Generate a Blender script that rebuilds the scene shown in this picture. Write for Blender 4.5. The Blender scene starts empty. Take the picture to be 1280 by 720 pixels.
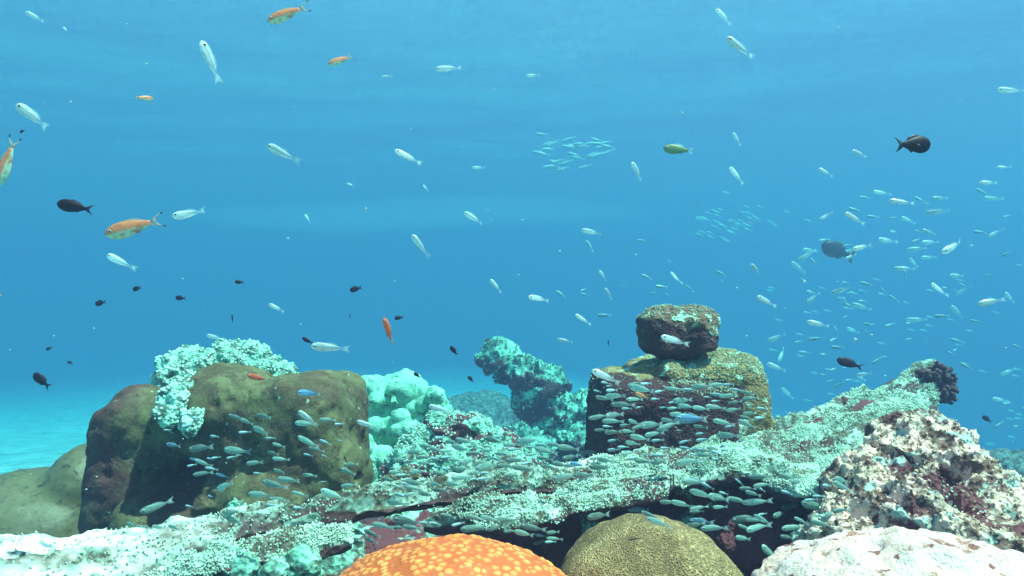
import bpy, math, random
import numpy as np
from math import radians as R, pi
from mathutils import Vector, Matrix
from mathutils.bvhtree import BVHTree

random.seed(11); rng = np.random.default_rng(11)
sc = bpy.context.scene; COL = sc.collection

# ---------------------------------------------------------------- camera, sky, sun, exposure
H = 2.0; F = 900.0
cam = bpy.data.cameras.new('camera'); camo = bpy.data.objects.new('camera', cam); COL.objects.link(camo)
camo.location = (0, 0, H); camo.rotation_euler = (R(90), 0, 0)
cam.sensor_width = 36; cam.lens = 36*F/1280; cam.clip_start = .02; cam.clip_end = 1000
cam.dof.use_dof = False
sc.camera = camo
w = bpy.data.worlds.new('World'); sc.world = w; w.use_nodes = True
bg = w.node_tree.nodes['Background']; sky = w.node_tree.nodes.new('ShaderNodeTexSky')
sky.sky_type = 'NISHITA'; sky.sun_disc = False
SD = Vector((.36, -.13, .9)).normalized()
sky.sun_elevation = math.asin(SD.z); sky.sun_rotation = math.atan2(SD.x, SD.y)
w.node_tree.links.new(sky.outputs[0], bg.inputs[0]); bg.inputs[1].default_value = .08
sl = bpy.data.lights.new('sun', 'SUN'); so = bpy.data.objects.new('sun', sl); COL.objects.link(so)
sl.energy = 5; sl.angle = R(.6); sl.color = (1, .84, .69); so.rotation_euler = SD.to_track_quat('Z', 'Y').to_euler()
vs = sc.view_settings; vs.view_transform = 'Standard'; vs.look = 'None'; vs.gamma = 1; vs.exposure = 1.5
sc.cycles.use_denoising = True; sc.cycles.max_bounces = 6; sc.cycles.diffuse_bounces = 2
sc.cycles.volume_bounces = 1; sc.cycles.transparent_max_bounces = 12
sc.cycles.use_adaptive_sampling = True; sc.cycles.adaptive_threshold = .015

def P(px, py, d):                         # a ray through the photograph met at d metres from the camera
    return np.array(((px-640)/F*d, d, H+(360-py)/F*d))

# ---------------------------------------------------------------- noise
def _h(ix, iy, iz, s):
    n = (ix.astype(np.int64)*374761393 + iy.astype(np.int64)*668265263 + iz.astype(np.int64)*2147483647 + s*974634777) & 0xffffffff
    n = ((n ^ (n >> 13))*1274126177) & 0xffffffff
    n = ((n ^ (n >> 16))*2246822519) & 0xffffffff
    return ((n ^ (n >> 15)) & 0xffffff)/float(0xffffff)
def vnoise(p, s=0):
    i = np.floor(p); f = p-i; f = f*f*f*(f*(f*6-15)+10); r = 0
    for a in (0, 1):
        for b in (0, 1):
            for c in (0, 1):
                wgt = (f[:, 0] if a else 1-f[:, 0])*(f[:, 1] if b else 1-f[:, 1])*(f[:, 2] if c else 1-f[:, 2])
                r = r + wgt*_h(i[:, 0]+a, i[:, 1]+b, i[:, 2]+c, s)
    return r*2-1
def fbm(p, freq, o=4, s=0, g=.5):
    r = 0; a = 1; t = 0
    for k in range(o):
        r = r+a*vnoise(p*freq+k*17.3, s+k); t += a; a *= g; freq *= 2.03
    return r/t
def worley(p, freq, s=0, jit=1.0):
    q = p*freq; i = np.floor(q); f1 = np.full(len(q), 9.); f2 = np.full(len(q), 9.)
    for a in (-1, 0, 1):
        for b in (-1, 0, 1):
            for c in (-1, 0, 1):
                X = i[:, 0]+a; Y = i[:, 1]+b; Z = i[:, 2]+c
                dx = X+.5+jit*(_h(X, Y, Z, s)-.5)-q[:, 0]; dy = Y+.5+jit*(_h(X, Y, Z, s+5)-.5)-q[:, 1]; dz = Z+.5+jit*(_h(X, Y, Z, s+9)-.5)-q[:, 2]
                d = np.sqrt(dx*dx+dy*dy+dz*dz)
                f2 = np.minimum(f2, np.maximum(f1, d)); f1 = np.minimum(f1, d)
    return f1, f2
def sstep(a, b, x):
    t = np.clip((x-a)/(b-a), 0, 1); return t*t*(3-2*t)

# ---------------------------------------------------------------- mesh helpers
def mesh_from(name, V, Fc, mats, attrs=None, smooth=True, mi=None):
    me = bpy.data.meshes.new(name)
    V = np.asarray(V, float)
    if isinstance(Fc, np.ndarray):
        k = Fc.shape[1]; nf = len(Fc)
        me.vertices.add(len(V)); me.vertices.foreach_set('co', V.astype(np.float32).ravel())
        me.loops.add(nf*k); me.loops.foreach_set('vertex_index', Fc.astype(np.int32).ravel())
        me.polygons.add(nf); me.polygons.foreach_set('loop_start', np.arange(nf, dtype=np.int32)*k)
        me.update(calc_edges=True)
    else:
        me.from_pydata(V.tolist(), [], [tuple(f) for f in Fc]); me.update()
    for m in (mats if isinstance(mats, (list, tuple)) else [mats]): me.materials.append(m)
    if smooth: me.polygons.foreach_set('use_smooth', np.ones(len(me.polygons), dtype=bool))
    if mi is not None: me.polygons.foreach_set('material_index', np.asarray(mi, dtype=np.int32))
    for k, a in (attrs or {}).items():
        at = me.attributes.new(k, 'FLOAT', 'POINT'); at.data.foreach_set('value', np.asarray(a, dtype=np.float32))
    me.validate(); return me
def link(name, me, parent=None, loc=None):
    o = bpy.data.objects.new(name, me); COL.objects.link(o)
    if loc is not None: o.location = loc
    if parent is not None: o.parent = parent
    return o
def tag(o, label=None, cat=None, group=None, kind=None):
    for k, v in (('label', label), ('category', cat), ('group', group), ('kind', kind)):
        if v: o[k] = v
    return o
def empty(name, loc):
    o = bpy.data.objects.new(name, None); COL.objects.link(o); o.location = loc; o.empty_display_size = .02; return o
_ico = {}
def ico(sub=3):
    if sub not in _ico:
        import bmesh
        bm = bmesh.new(); bmesh.ops.create_icosphere(bm, subdivisions=sub, radius=1)
        _ico[sub] = (np.array([v.co[:] for v in bm.verts]), np.array([[v.index for v in f.verts] for f in bm.faces])); bm.free()
    return _ico[sub]
def blob(kind, c, r, rot=(0, 0, 0)):
    V, Fc = ico(3)
    if kind == 'B': V = np.sign(V)*np.abs(V)**.2; V = V/np.max(np.abs(V), axis=0)
    if kind == 'b':                       # rounded block: superellipsoid
        V = np.sign(V)*np.abs(V)**.38; V = V/np.max(np.abs(V), axis=0)
    M = np.array(Matrix.Rotation(R(rot[2]), 3, 'Z') @ Matrix.Rotation(R(rot[1]), 3, 'Y') @ Matrix.Rotation(R(rot[0]), 3, 'X'))
    return (V*np.array(r)) @ M.T + np.array(c), Fc
def union(blobs, voxel):
    Vs, Fs, n = [], [], 0
    for b in blobs:
        v, f = blob(*b); Vs.append(v); Fs.append(f+n); n += len(v)
    me = mesh_from('tmp', np.vstack(Vs), np.vstack(Fs), [])
    o = bpy.data.objects.new('tmp', me); COL.objects.link(o)
    m = o.modifiers.new('r', 'REMESH'); m.mode = 'VOXEL'; m.voxel_size = voxel
    dg = bpy.context.evaluated_depsgraph_get(); dg.update()
    m2 = bpy.data.meshes.new_from_object(o.evaluated_get(dg))
    bpy.data.objects.remove(o); bpy.data.meshes.remove(me)
    V = np.empty(len(m2.vertices)*3, np.float32); m2.vertices.foreach_get('co', V); V = V.reshape(-1, 3).astype(float)
    Q = np.empty(len(m2.loops), np.int32); m2.loops.foreach_get('vertex_index', Q); Q = Q.reshape(-1, 4)
    bpy.data.meshes.remove(m2)
    return V, Q
def vnormals(V, Q):
    a = V[Q[:, 0]]; b = V[Q[:, 1]]; c = V[Q[:, 2]]; d = V[Q[:, -1]]
    n = np.cross(c-a, d-b) if Q.shape[1] == 4 else np.cross(b-a, c-a)
    N = np.zeros_like(V)
    for k in range(Q.shape[1]): np.add.at(N, Q[:, k], n)
    return N/(np.linalg.norm(N, axis=1, keepdims=True)+1e-12)
def relax(V, Q, it):
    E = np.vstack([Q[:, [k, (k+1) % Q.shape[1]]] for k in range(Q.shape[1])])
    cnt = np.zeros(len(V)); np.add.at(cnt, E[:, 0], 1); np.add.at(cnt, E[:, 1], 1)
    for _ in range(it):
        S = np.zeros_like(V); np.add.at(S, E[:, 0], V[E[:, 1]]); np.add.at(S, E[:, 1], V[E[:, 0]])
        V = V*.4+.6*S/cnt[:, None]
    return V
def nubs(V, Q, n, r0, r1, l0, l1, tri, sel=None, up=.0, jit=.5, sink=.3):
    """little coral branchlets standing on the surface V,Q; returns verts, quads (a closing cap each)"""
    a = V[Q[:, 0]]; b = V[Q[:, 1]]; c = V[Q[:, 2]]; d = V[Q[:, 3]]
    nn = np.cross(c-a, d-b); ar = np.linalg.norm(nn, axis=1); nn = nn/(ar[:, None]+1e-12)
    wt = ar*np.clip((nn[:, 2]-up)*3, 0, 1)
    if sel is not None: wt = wt*sel[Q[:, 0]]
    k = rng.choice(len(Q), n, p=wt/wt.sum()); u = rng.random((n, 1)); v = rng.random((n, 1))
    p = a[k]*(1-u)*(1-v)+b[k]*u*(1-v)+c[k]*u*v+d[k]*(1-u)*v
    ax = nn[k]+rng.normal(0, jit*.5, (n, 3))+np.array((0, 0, .35)); ax /= np.linalg.norm(ax, axis=1, keepdims=True)
    t = np.cross(ax, rng.normal(0, 1, (n, 3))); t /= np.linalg.norm(t, axis=1, keepdims=True); s = np.cross(ax, t)
    r = rng.uniform(r0, r1, (n, 1)); L = rng.uniform(l0, l1, (n, 1)); p = p-ax*L*sink
    m = 5; out = []
    for (h, q) in ((0, 1.1), (.55, 1.0), (.92, .62)):
        for j in range(m):
            g = 2*pi*j/m; out.append(p+ax*L*h+(t*math.cos(g)+s*math.sin(g))*r*q)
    out.append(p+ax*L*1.02)
    VV = np.stack(out, 1).reshape(-1, 3); per = 3*m+1; fs = []
    for lv in (0, 1):
        for j in range(m): fs.append((lv*m+j, lv*m+(j+1) % m, (lv+1)*m+(j+1) % m, (lv+1)*m+j))
    top = per-1
    fs += [(2*m, 2*m+1, 2*m+2, top), (2*m+2, 2*m+3, 2*m+4, top), (2*m+4, 2*m, top, top)]
    fs[-1] = (2*m+4, 2*m, 2*m+1, top)
    FF = (np.array(fs)[None]+(np.arange(n)*per)[:, None, None]).reshape(-1, 4)
    return VV, FF, per
SOLIDS = []
def finish(name, V, Q, mat, attrs=None, nub=None, parent=None, solid=True):
    """link a coral/rock mesh with its origin at its base; 'tip' attribute marks branchlet tips"""
    n0 = len(V); tip = np.zeros(n0)
    if solid: SOLIDS.append((V.copy(), Q.copy()))
    if nub:
        for kw in (nub if isinstance(nub, list) else [nub]):
            VV, FF, per = nubs(V[:n0], Q if kw.get('base') is None else kw['base'], **{k: v for k, v in kw.items() if k != 'base'}, tri=0)
            t = np.tile(np.r_[np.zeros(5), np.full(5, .5), np.full(5, .9), 1.], kw['n'])
            Q = np.vstack((Q, FF+len(V))) if kw.get('base') is None or True else Q
            V = np.vstack((V, VV)); tip = np.r_[tip, t]
    base = np.array((V[:n0, 0].mean(), V[:n0, 1].mean(), V[:n0, 2].min()))
    A = {'tip': tip}
    for k, a in (attrs or {}).items(): A[k] = np.r_[a, np.full(len(V)-len(a), 0. if k == 'pale' else 1.)]
    me = mesh_from(name, V-base, Q, mat, A)
    o = link(name, me, parent, base if parent is None else base-np.array(parent.location))
    return o

# ---------------------------------------------------------------- materials
def nodes(name):
    m = bpy.data.materials.new(name); m.use_nodes = True; nt = m.node_tree
    return m, nt, nt.nodes['Principled BSDF']
def N(nt, t, **kw):
    n = nt.nodes.new(t)
    for k, v in kw.items():
        if k in n.inputs: n.inputs[k].default_value = v
        else: setattr(n, k, v)
    return n
def mixc(nt, fac, a, b):
    n = nt.nodes.new('ShaderNodeMix'); n.data_type = 'RGBA'
    for s, v in ((n.inputs[0], fac), (n.inputs[6], a), (n.inputs[7], b)):
        if hasattr(v, 'links'): nt.links.new(v, s)
        else: s.default_value = v if not isinstance(v, tuple) else (*v, 1)
    return n.outputs[2]
def ramp(nt, src, a, b):
    n = nt.nodes.new('ShaderNodeMapRange'); n.interpolation_type = 'SMOOTHSTEP'
    n.inputs['From Min'].default_value = a; n.inputs['From Max'].default_value = b
    nt.links.new(src, n.inputs['Value']); return n.outputs[0]
def tex(nt, kind, scale, detail=5, rough=.6, stretch=None):
    tc = nt.nodes.new('ShaderNodeTexCoord'); src = tc.outputs['Object']
    if stretch:
        mp = nt.nodes.new('ShaderNodeMapping'); mp.inputs['Scale'].default_value = stretch; nt.links.new(src, mp.inputs[0]); src = mp.outputs[0]
    if kind == 'noise':
        n = nt.nodes.new('ShaderNodeTexNoise'); n.inputs['Scale'].default_value = scale; n.inputs['Detail'].default_value = detail; n.inputs['Roughness'].default_value = rough
        nt.links.new(src, n.inputs['Vector']); return n.outputs[0]
    n = nt.nodes.new('ShaderNodeTexVoronoi'); n.inputs['Scale'].default_value = scale
    nt.links.new(src, n.inputs['Vector']); return n.outputs['Distance']
def bump(nt, b, hs, strength=.6, dist=.004):
    prev = None
    for h in hs:
        n = nt.nodes.new('ShaderNodeBump'); n.inputs['Strength'].default_value = strength; n.inputs['Distance'].default_value = dist
        nt.links.new(h, n.inputs['Height'])
        if prev: nt.links.new(prev, n.inputs['Normal'])
        prev = n.outputs[0]
    nt.links.new(prev, b.inputs['Normal'])
def attr(nt, name):
    n = nt.nodes.new('ShaderNodeAttribute'); n.attribute_name = name; return n.outputs['Fac']
def crust_mat(name, light, mid, dark, under, s1=9, s2=45, th=(.42, .58), tipc=None, bstr=.7, bdist=.005, spec=None, vb=True):
    """encrusted reef rock: 'crust_shade' attribute 0..1 = light crust over a dark tone that paints shade into hollows"""
    m, nt, b = nodes(name)
    n1 = tex(nt, 'noise', s1, 6, .65); n2 = tex(nt, 'noise', s2, 6, .7); v = tex(nt, 'vor', s2*3)
    c = mixc(nt, ramp(nt, n1, .38, .62), mid, light)
    c = mixc(nt, ramp(nt, n2, *th), dark, c)
    if spec:
        n3 = tex(nt, 'noise', s2*.6+3, 3, .5); c = mixc(nt, ramp(nt, n3, .56, .64), c, spec)
    g = attr(nt, 'crust_shade')
    ad = nt.nodes.new('ShaderNodeMath'); ad.operation = 'ADD'; nt.links.new(g, ad.inputs[0])
    sb = nt.nodes.new('ShaderNodeMath'); sb.operation = 'MULTIPLY_ADD'; nt.links.new(n2, sb.inputs[0]); sb.inputs[1].default_value = .8; sb.inputs[2].default_value = -.4
    nt.links.new(sb.outputs[0], ad.inputs[1])
    c = mixc(nt, ramp(nt, ad.outputs[0], .35, .6), under, c)
    c = mixc(nt, attr(nt, 'pale'), c, (1., .97, .88))  # painted glare: near-white over the brightest ledge parts
    if tipc: c = mixc(nt, attr(nt, 'tip'), c, tipc)
    nt.links.new(c, b.inputs['Base Color']); b.inputs['Roughness'].default_value = .85
    bump(nt, b, [n2, v] if vb else [n2, tex(nt, 'noise', 160, 5, .7)], bstr, bdist); return m

SHADE_MAROON = (.15, .034, .042)  # reddish shadow tint painted into hollows and undersides
M_mint = crust_mat('mint_crust', (.42, .86, .64), (.20, .52, .38), (.07, .13, .10), SHADE_MAROON, tipc=(.62, .92, .76))
M_mintfar = crust_mat('teal_crust', (.34, .80, .58), (.13, .40, .30), (.04, .09, .08), (.07, .03, .04), 5, 24)
M_knob = crust_mat('knob_crust', (.36, .84, .60), (.20, .56, .40), (.08, .22, .16), (.06, .09, .075), 10, 60, (.34, .5), bstr=.6)
M_plate = crust_mat('plate_crust', (.54, .76, .60), (.20, .32, .25), (.09, .075, .05), (.085, .035, .035), 9, 30, (.44, .56), tipc=(.56, .78, .62))
M_pink = crust_mat('pink_crust', (1., .68, .54), (.60, .46, .33), (.15, .07, .05), SHADE_MAROON, 12, 34, (.44, .54), bstr=.9, bdist=.006, spec=(.42, .56, .48))
M_pale = crust_mat('pale_crust', (1., .82, .72), (1., .66, .54), (.55, .26, .19), (.36, .13, .10), 14, 40, (.36, .44), bstr=.9, vb=False)
M_olive = crust_mat('olive_crust', (.22, .22, .10), (.15, .12, .05), (.08, .05, .03), SHADE_MAROON, 10, 60, (.35, .55), spec=(.34, .52, .38))
M_far = crust_mat('far_crust', (.20, .30, .26), (.12, .18, .16), (.04, .06, .06), (.03, .03, .03), 6, 30)

def brown_mat():
    m, nt, b = nodes('brown_tissue')
    n1 = tex(nt, 'noise', 6, 6, .65); n2 = tex(nt, 'noise', 38, 6, .7); n3 = tex(nt, 'noise', 150, 5, .75); n4 = tex(nt, 'noise', 16, 5, .6)
    c = mixc(nt, ramp(nt, n1, .42, .60), (.11, .075, .035), (.15, .15, .055))
    c = mixc(nt, ramp(nt, n4, .50, .68), c, (.20, .19, .08))
    c = mixc(nt, attr(nt, 'crust_shade'), c, (.115, .030, .028))  # shaded side painted in as dark red
    c = mixc(nt, ramp(nt, n2, .50, .62), c, (.085, .05, .025))
    c = mixc(nt, ramp(nt, n3, .56, .70), c, (.24, .22, .10))
    n5 = tex(nt, 'noise', 55, 3, .5); c = mixc(nt, ramp(nt, n5, .70, .74), c, (.45, .72, .52))
    nt.links.new(c, b.inputs['Base Color']); b.inputs['Roughness'].default_value = .85
    bump(nt, b, [n4, n2, n3], .9, .004); return m
M_brown = brown_mat()
def flank_mat():
    m, nt, b = nodes('flank_tissue')
    n1 = tex(nt, 'noise', 5, 4, .55); n2 = tex(nt, 'noise', 60, 6, .7)
    c = mixc(nt, ramp(nt, n1, .38, .62), (.11, .085, .035), (.14, .13, .055)); c = mixc(nt, ramp(nt, n2, .5, .68), c, (.05, .035, .02))
    nt.links.new(c, b.inputs['Base Color']); bump(nt, b, [n2], .5, .004); return m
M_flank = flank_mat()
def cell_mat(name, centre, mid, groove, speck=None):
    m, nt, b = nodes(name); g = attr(nt, 'cell'); n1 = tex(nt, 'noise', 18, 4, .6)
    mid2 = mixc(nt, ramp(nt, n1, .4, .62), mid, tuple(min(1, x*y) for x, y in zip(mid, (1.0, 1.35, 1.6))))
    c = mixc(nt, ramp(nt, g, .15, .62), groove, mid2); c = mixc(nt, ramp(nt, g, .86, 1.), c, centre)
    n2 = tex(nt, 'noise', 240, 4, .7)
    c = mixc(nt, ramp(nt, n2, .55, .75), c, tuple(x*.55 for x in mid))
    nt.links.new(c, b.inputs['Base Color']); b.inputs['Roughness'].default_value = .55
    b.inputs['Subsurface Weight'].default_value = 0; bump(nt, b, [n2], .6, .002); return m
M_orange = cell_mat('orange_polyps', (1.0, .50, .19), (.94, .25, .05), (.60, .11, .02))
def brain_mat():
    m, nt, b = nodes('brain_ridges')
    tc = N(nt, 'ShaderNodeTexCoord'); nz = N(nt, 'ShaderNodeTexNoise', Scale=60., Detail=2.)
    nt.links.new(tc.outputs['Object'], nz.inputs['Vector'])
    mx = N(nt, 'ShaderNodeVectorMath', operation='MULTIPLY_ADD'); nt.links.new(nz.outputs['Color'], mx.inputs[0]); mx.inputs[1].default_value = (.012,)*3; nt.links.new(tc.outputs['Object'], mx.inputs[2])
    v = N(nt, 'ShaderNodeTexVoronoi', Scale=300.); v.feature = 'DISTANCE_TO_EDGE'; nt.links.new(mx.outputs[0], v.inputs['Vector'])
    n1 = tex(nt, 'noise', 11, 4, .6)
    ridge = mixc(nt, ramp(nt, n1, .4, .62), (.32, .19, .07), (.62, .41, .17))
    c = mixc(nt, ramp(nt, v.outputs['Distance'], .08, .42), ridge, (.16, .09, .035))
    nt.links.new(c, b.inputs['Base Color']); b.inputs['Roughness'].default_value = .75
    iv = N(nt, 'ShaderNodeMath', operation='MULTIPLY'); iv.inputs[1].default_value = -1; nt.links.new(ramp(nt, v.outputs['Distance'], .0, .35), iv.inputs[0])
    bump(nt, b, [iv.outputs[0]], 1, .003); return m
M_brain = brain_mat()
def simple(name, col, rough=.6, metal=0., alpha=None):
    m, nt, b = nodes(name); b.inputs['Roughness'].default_value = rough; b.inputs['Metallic'].default_value = metal
    n = tex(nt, 'noise', 40, 3); nt.links.new(mixc(nt, ramp(nt, n, .35, .65), tuple(x*.75 for x in col), col), b.inputs['Base Color'])
    if alpha is not None: b.inputs['Alpha'].default_value = alpha
    return m

# ---------------------------------------------------------------- sand, water surface, haze
def grid(x0, x1, y0, y1, nx, ny, pw=1.0):
    u = np.linspace(-1, 1, nx); u = np.sign(u)*np.abs(u)**pw; v = np.linspace(0, 1, ny)**pw
    X, Y = np.meshgrid((x0+x1)/2+u*(x1-x0)/2, y0+v*(y1-y0)); V = np.stack((X.ravel(), Y.ravel(), np.zeros(X.size)), 1)
    i = np.arange(nx*ny).reshape(ny, nx)
    return V, np.stack((i[:-1, :-1].ravel(), i[:-1, 1:].ravel(), i[1:, 1:].ravel(), i[1:, :-1].ravel()), 1)
m, nt, b = nodes('sand')
n1 = tex(nt, 'noise', 1.2, 5); n2 = tex(nt, 'noise', 60, 5)
c = mixc(nt, ramp(nt, n1, .35, .65), (.56, .64, .57), (.78, .84, .76)); n3 = tex(nt, 'noise', 3.5, 6, .75, (1, 2.2, 1)); c = mixc(nt, ramp(nt, n3, .50, .62), c, (.30, .36, .31))
nt.links.new(c, b.inputs['Base Color']); bump(nt, b, [n3, n2], .6, .02); M_sand = m
V, Q = grid(-58, 58, -20, 58, 260, 260, 1.8)
V[:, 2] = .05*fbm(V, .5, 3, 3)+.02*fbm(V, 2.2, 3, 5); rr = np.hypot(V[:, 0], np.maximum(V[:, 1], 0)); V[:, 2] -= .085*np.maximum(rr-8, 0)*sstep(7, 12, rr)+.16*np.maximum(V[:, 0]-2., 0)
tag(link('seabed_sand', mesh_from('seabed_sand', V, Q, M_sand)), kind='structure')

m = bpy.data.materials.new('water_surface'); m.use_nodes = True; nt = m.node_tree; nt.nodes.clear()
o_ = N(nt, 'ShaderNodeOutputMaterial'); mx = N(nt, 'ShaderNodeMixShader'); tr = N(nt, 'ShaderNodeBsdfTransparent'); gl = N(nt, 'ShaderNodeBsdfGlossy', Roughness=.08)
nn = tex(nt, 'noise', .6, 3, .5, (.6, 1.4, 1)); bp = N(nt, 'ShaderNodeBump', Strength=.24, Distance=.12); nt.links.new(nn, bp.inputs['Height']); nt.links.new(bp.outputs[0], gl.inputs['Normal'])
# net of bright caustic light painted into the surface's tint
tc = N(nt, 'ShaderNodeTexCoord'); nz = N(nt, 'ShaderNodeTexNoise', Scale=1.6, Detail=2.); nt.links.new(tc.outputs['Object'], nz.inputs['Vector'])
va = N(nt, 'ShaderNodeVectorMath', operation='MULTIPLY_ADD'); nt.links.new(nz.outputs['Color'], va.inputs[0]); va.inputs[1].default_value = (.3, .3, 0); nt.links.new(tc.outputs['Object'], va.inputs[2])
vo = N(nt, 'ShaderNodeTexVoronoi', Scale=7.5); vo.feature = 'SMOOTH_F1'; vo.inputs['Smoothness'].default_value = .35; nt.links.new(va.outputs[0], vo.inputs['Vector'])
nt.links.new(mixc(nt, ramp(nt, vo.outputs['Distance'], .15, .6), (.78, .88, .88), (.90, 1., 1.)), tr.inputs['Color'])
lw = N(nt, 'ShaderNodeLayerWeight', Blend=.5); nt.links.new(bp.outputs[0], lw.inputs['Normal']); fr = ramp(nt, lw.outputs['Facing'], .35, .92)
mm = N(nt, 'ShaderNodeMath', operation='MULTIPLY_ADD'); nt.links.new(fr, mm.inputs[0]); mm.inputs[1].default_value = .66; mm.inputs[2].default_value = .08
nt.links.new(mm.outputs[0], mx.inputs[0]); nt.links.new(tr.outputs[0], mx.inputs[1]); nt.links.new(gl.outputs[0], mx.inputs[2]); nt.links.new(mx.outputs[0], o_.inputs['Surface'])
V, Q = grid(-58, 58, -30, 58, 240, 240, 2.0)
V[:, 2] = H+2.4+.03*fbm(V*np.array((1, 1.7, 1)), .9, 4, 8)
tag(link('water_surface', mesh_from('water_surface', V, Q, m)), kind='structure')

m = bpy.data.materials.new('haze'); m.use_nodes = True; nt = m.node_tree; nt.nodes.clear()
o_ = N(nt, 'ShaderNodeOutputMaterial'); v = N(nt, 'ShaderNodeVolumePrincipled')
v.inputs['Density'].default_value = .21
v.inputs['Color'].default_value = (.096, .123, .212, 1)
v.inputs['Absorption Color'].default_value = (.0, .52, .66, 1)
v.inputs['Anisotropy'].default_value = .35
nt.links.new(v.outputs[0], o_.inputs['Volume'])
c8 = [(x, y, z) for x in (-60, 60) for y in (-60, 60) for z in (-16, H+2.7)]
hz = mesh_from('haze', c8, [(0, 1, 3, 2), (4, 6, 7, 5), (0, 4, 5, 1), (2, 3, 7, 6), (0, 2, 6, 4), (1, 5, 7, 3)], m, smooth=False)
tag(link('haze', hz), kind='stuff')

m = bpy.data.materials.new('light_band_haze'); m.use_nodes = True; nt = m.node_tree; nt.nodes.clear()  # added volume that makes the lighter band across the water
o_ = N(nt, 'ShaderNodeOutputMaterial'); v = N(nt, 'ShaderNodeVolumePrincipled'); v.inputs['Density'].default_value = .075; v.inputs['Color'].default_value = (.5, .9, 1, 1)
nt.links.new(v.outputs[0], o_.inputs['Volume'])
for (c_, r_) in (((P(520, 268, 8)), (2.6, .9, .16)),):
    V, F_ = ico(4); V = V*np.array(r_); V[:, 2] += .05*np.sin(V[:, 0]*1.3)
    tag(link('light_band_haze', mesh_from('light_band_haze', V, F_, m), None, c_), kind='stuff')
# ---------------------------------------------------------------- reef slope
def hslope(x, y):
    r = np.sqrt(((x-.35)/2.5)**2+((y-1.1)/np.where(y > 1.1, 2.7, 2.1))**2)
    return (H-.54)*(1-sstep(.42, 1.5, r))
V, Q = grid(-4.2, 5., -2.5, 5.6, 620, 520)
V[:, 2] = hslope(V[:, 0], V[:, 1])-.06
f1, f2 = worley(V, 7, 2)
V[:, 2] += .05*fbm(V, 3, 4, 1)+.035*(1-f1)*sstep(.05, .3, hslope(V[:, 0], V[:, 1]))+.02*fbm(V, 18, 4, 4)
g = sstep(.0, .45, fbm(V, 8, 5, 9))*.7+.05
SOLIDS.append((V, Q))
tag(link('reef_slope', mesh_from('reef_slope', V, Q, M_mintfar, {'crust_shade': g})), kind='structure')

# ---------------------------------------------------------------- the corals and rocks
def craggy(V, Q, amp, f, seed, knob=0, kf=30, ridge=.5):
    n = vnormals(V, Q)
    a = fbm(V, f, 5, seed, .55); rd = 1-2*np.abs(fbm(V, f*1.3, 4, seed+31, .6))
    d = amp*(a+ridge*(rd-.6))
    if knob:
        f1, f2 = worley(V, kf, seed+3); d = d+knob*(1-np.clip(f1*1.5, 0, 1)**2)
    return V+n*d[:, None], n

# 1 big brown boulder coral
bl = [('b', P(205, 580, 1.72), (.135, .15, .17), (0, 4, 8)), ('b', P(255, 580, 1.72), (.12, .14, .185)), ('e', P(248, 565, 1.64), (.12, .10, .16)), ('b', P(300, 580, 1.70), (.15, .16, .19), (0, 0, -4)),
      ('b', P(392, 562, 1.66), (.105, .14, .18), (0, -2, -8)), ('e', P(172, 520, 1.66), (.07, .10, .07)), ('e', P(290, 500, 1.64), (.12, .12, .08)),
      ('e', P(400, 488, 1.64), (.075, .11, .055)), ('e', P(330, 640, 1.55), (.12, .09, .09)), ('e', P(255, 660, 1.55), (.20, .08, .10)),
      ('e', P(430, 600, 1.60), (.05, .08, .10)), ('e', P(235, 560, 1.56), (.05, .05, .045)), ('e', P(160, 610, 1.68), (.075, .1, .16))]
V, Q = union(bl, .0065); V = relax(V, Q, 8)
V, n = craggy(V, Q, .022, 6, 3, ridge=.3); n = vnormals(V, Q); V += n*(.006*fbm(V, 24, 5, 8, .6)+.010*np.clip(fbm(V, 11, 3, 18), 0, 1)-.010*sstep(.25, .08, worley(V, 13, 6)[0]))[:, None]
dx = np.exp(-(((V[:, 0]-P(218, 0, 1.55)[0])/.06)**2+((V[:, 2]-P(0, 600, 1.55)[2])/.09)**2))*(V[:, 1] < 1.62)
V[:, 1] += .06*dx
dx = np.exp(-(((V[:, 0]-P(318, 0, 1.5)[0])/.02)**2+((V[:, 2]-P(0, 478, 1.5)[2])/.012)**2))*(V[:, 1] < 1.66); V[:, 1] += .02*dx
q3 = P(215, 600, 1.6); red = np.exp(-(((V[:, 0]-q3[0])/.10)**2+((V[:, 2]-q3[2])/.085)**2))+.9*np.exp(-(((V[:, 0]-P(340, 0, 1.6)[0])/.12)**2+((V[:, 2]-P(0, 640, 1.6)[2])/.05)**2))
red = red+.8*sstep(P(185, 0, 1.6)[0], P(140, 0, 1.6)[0], V[:, 0]); red = sstep(.3, .9, red+.45*fbm(V, 12, 5, 77))  # mask of the left side and hollow where shade is painted
V[:, 1] += .05*np.clip(red, 0, 1)*(V[:, 1] < 1.62)*(V[:, 0] > P(175, 0, 1.6)[0])
o = finish('boulder_coral', V, Q, M_brown, {'crust_shade': red})
tag(o, 'big blocky olive brown boulder coral on the left with a dark hollow side', 'coral')
# 2 sloping flank
V, Q = union([('e', P(55, 662, 1.95), (.22, .22, .16), (0, 18, 0)), ('e', P(-60, 745, 1.9), (.34, .26, .17), (0, 16, 0)), ('e', P(110, 600, 1.98), (.09, .14, .11))], .012)
V = relax(V, Q, 6); V, n = craggy(V, Q, .02, 5, 13, ridge=.2)
tag(finish('mound_coral', V, Q, M_flank), 'smooth olive brown coral mound sloping down to the left edge', 'coral')
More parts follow.
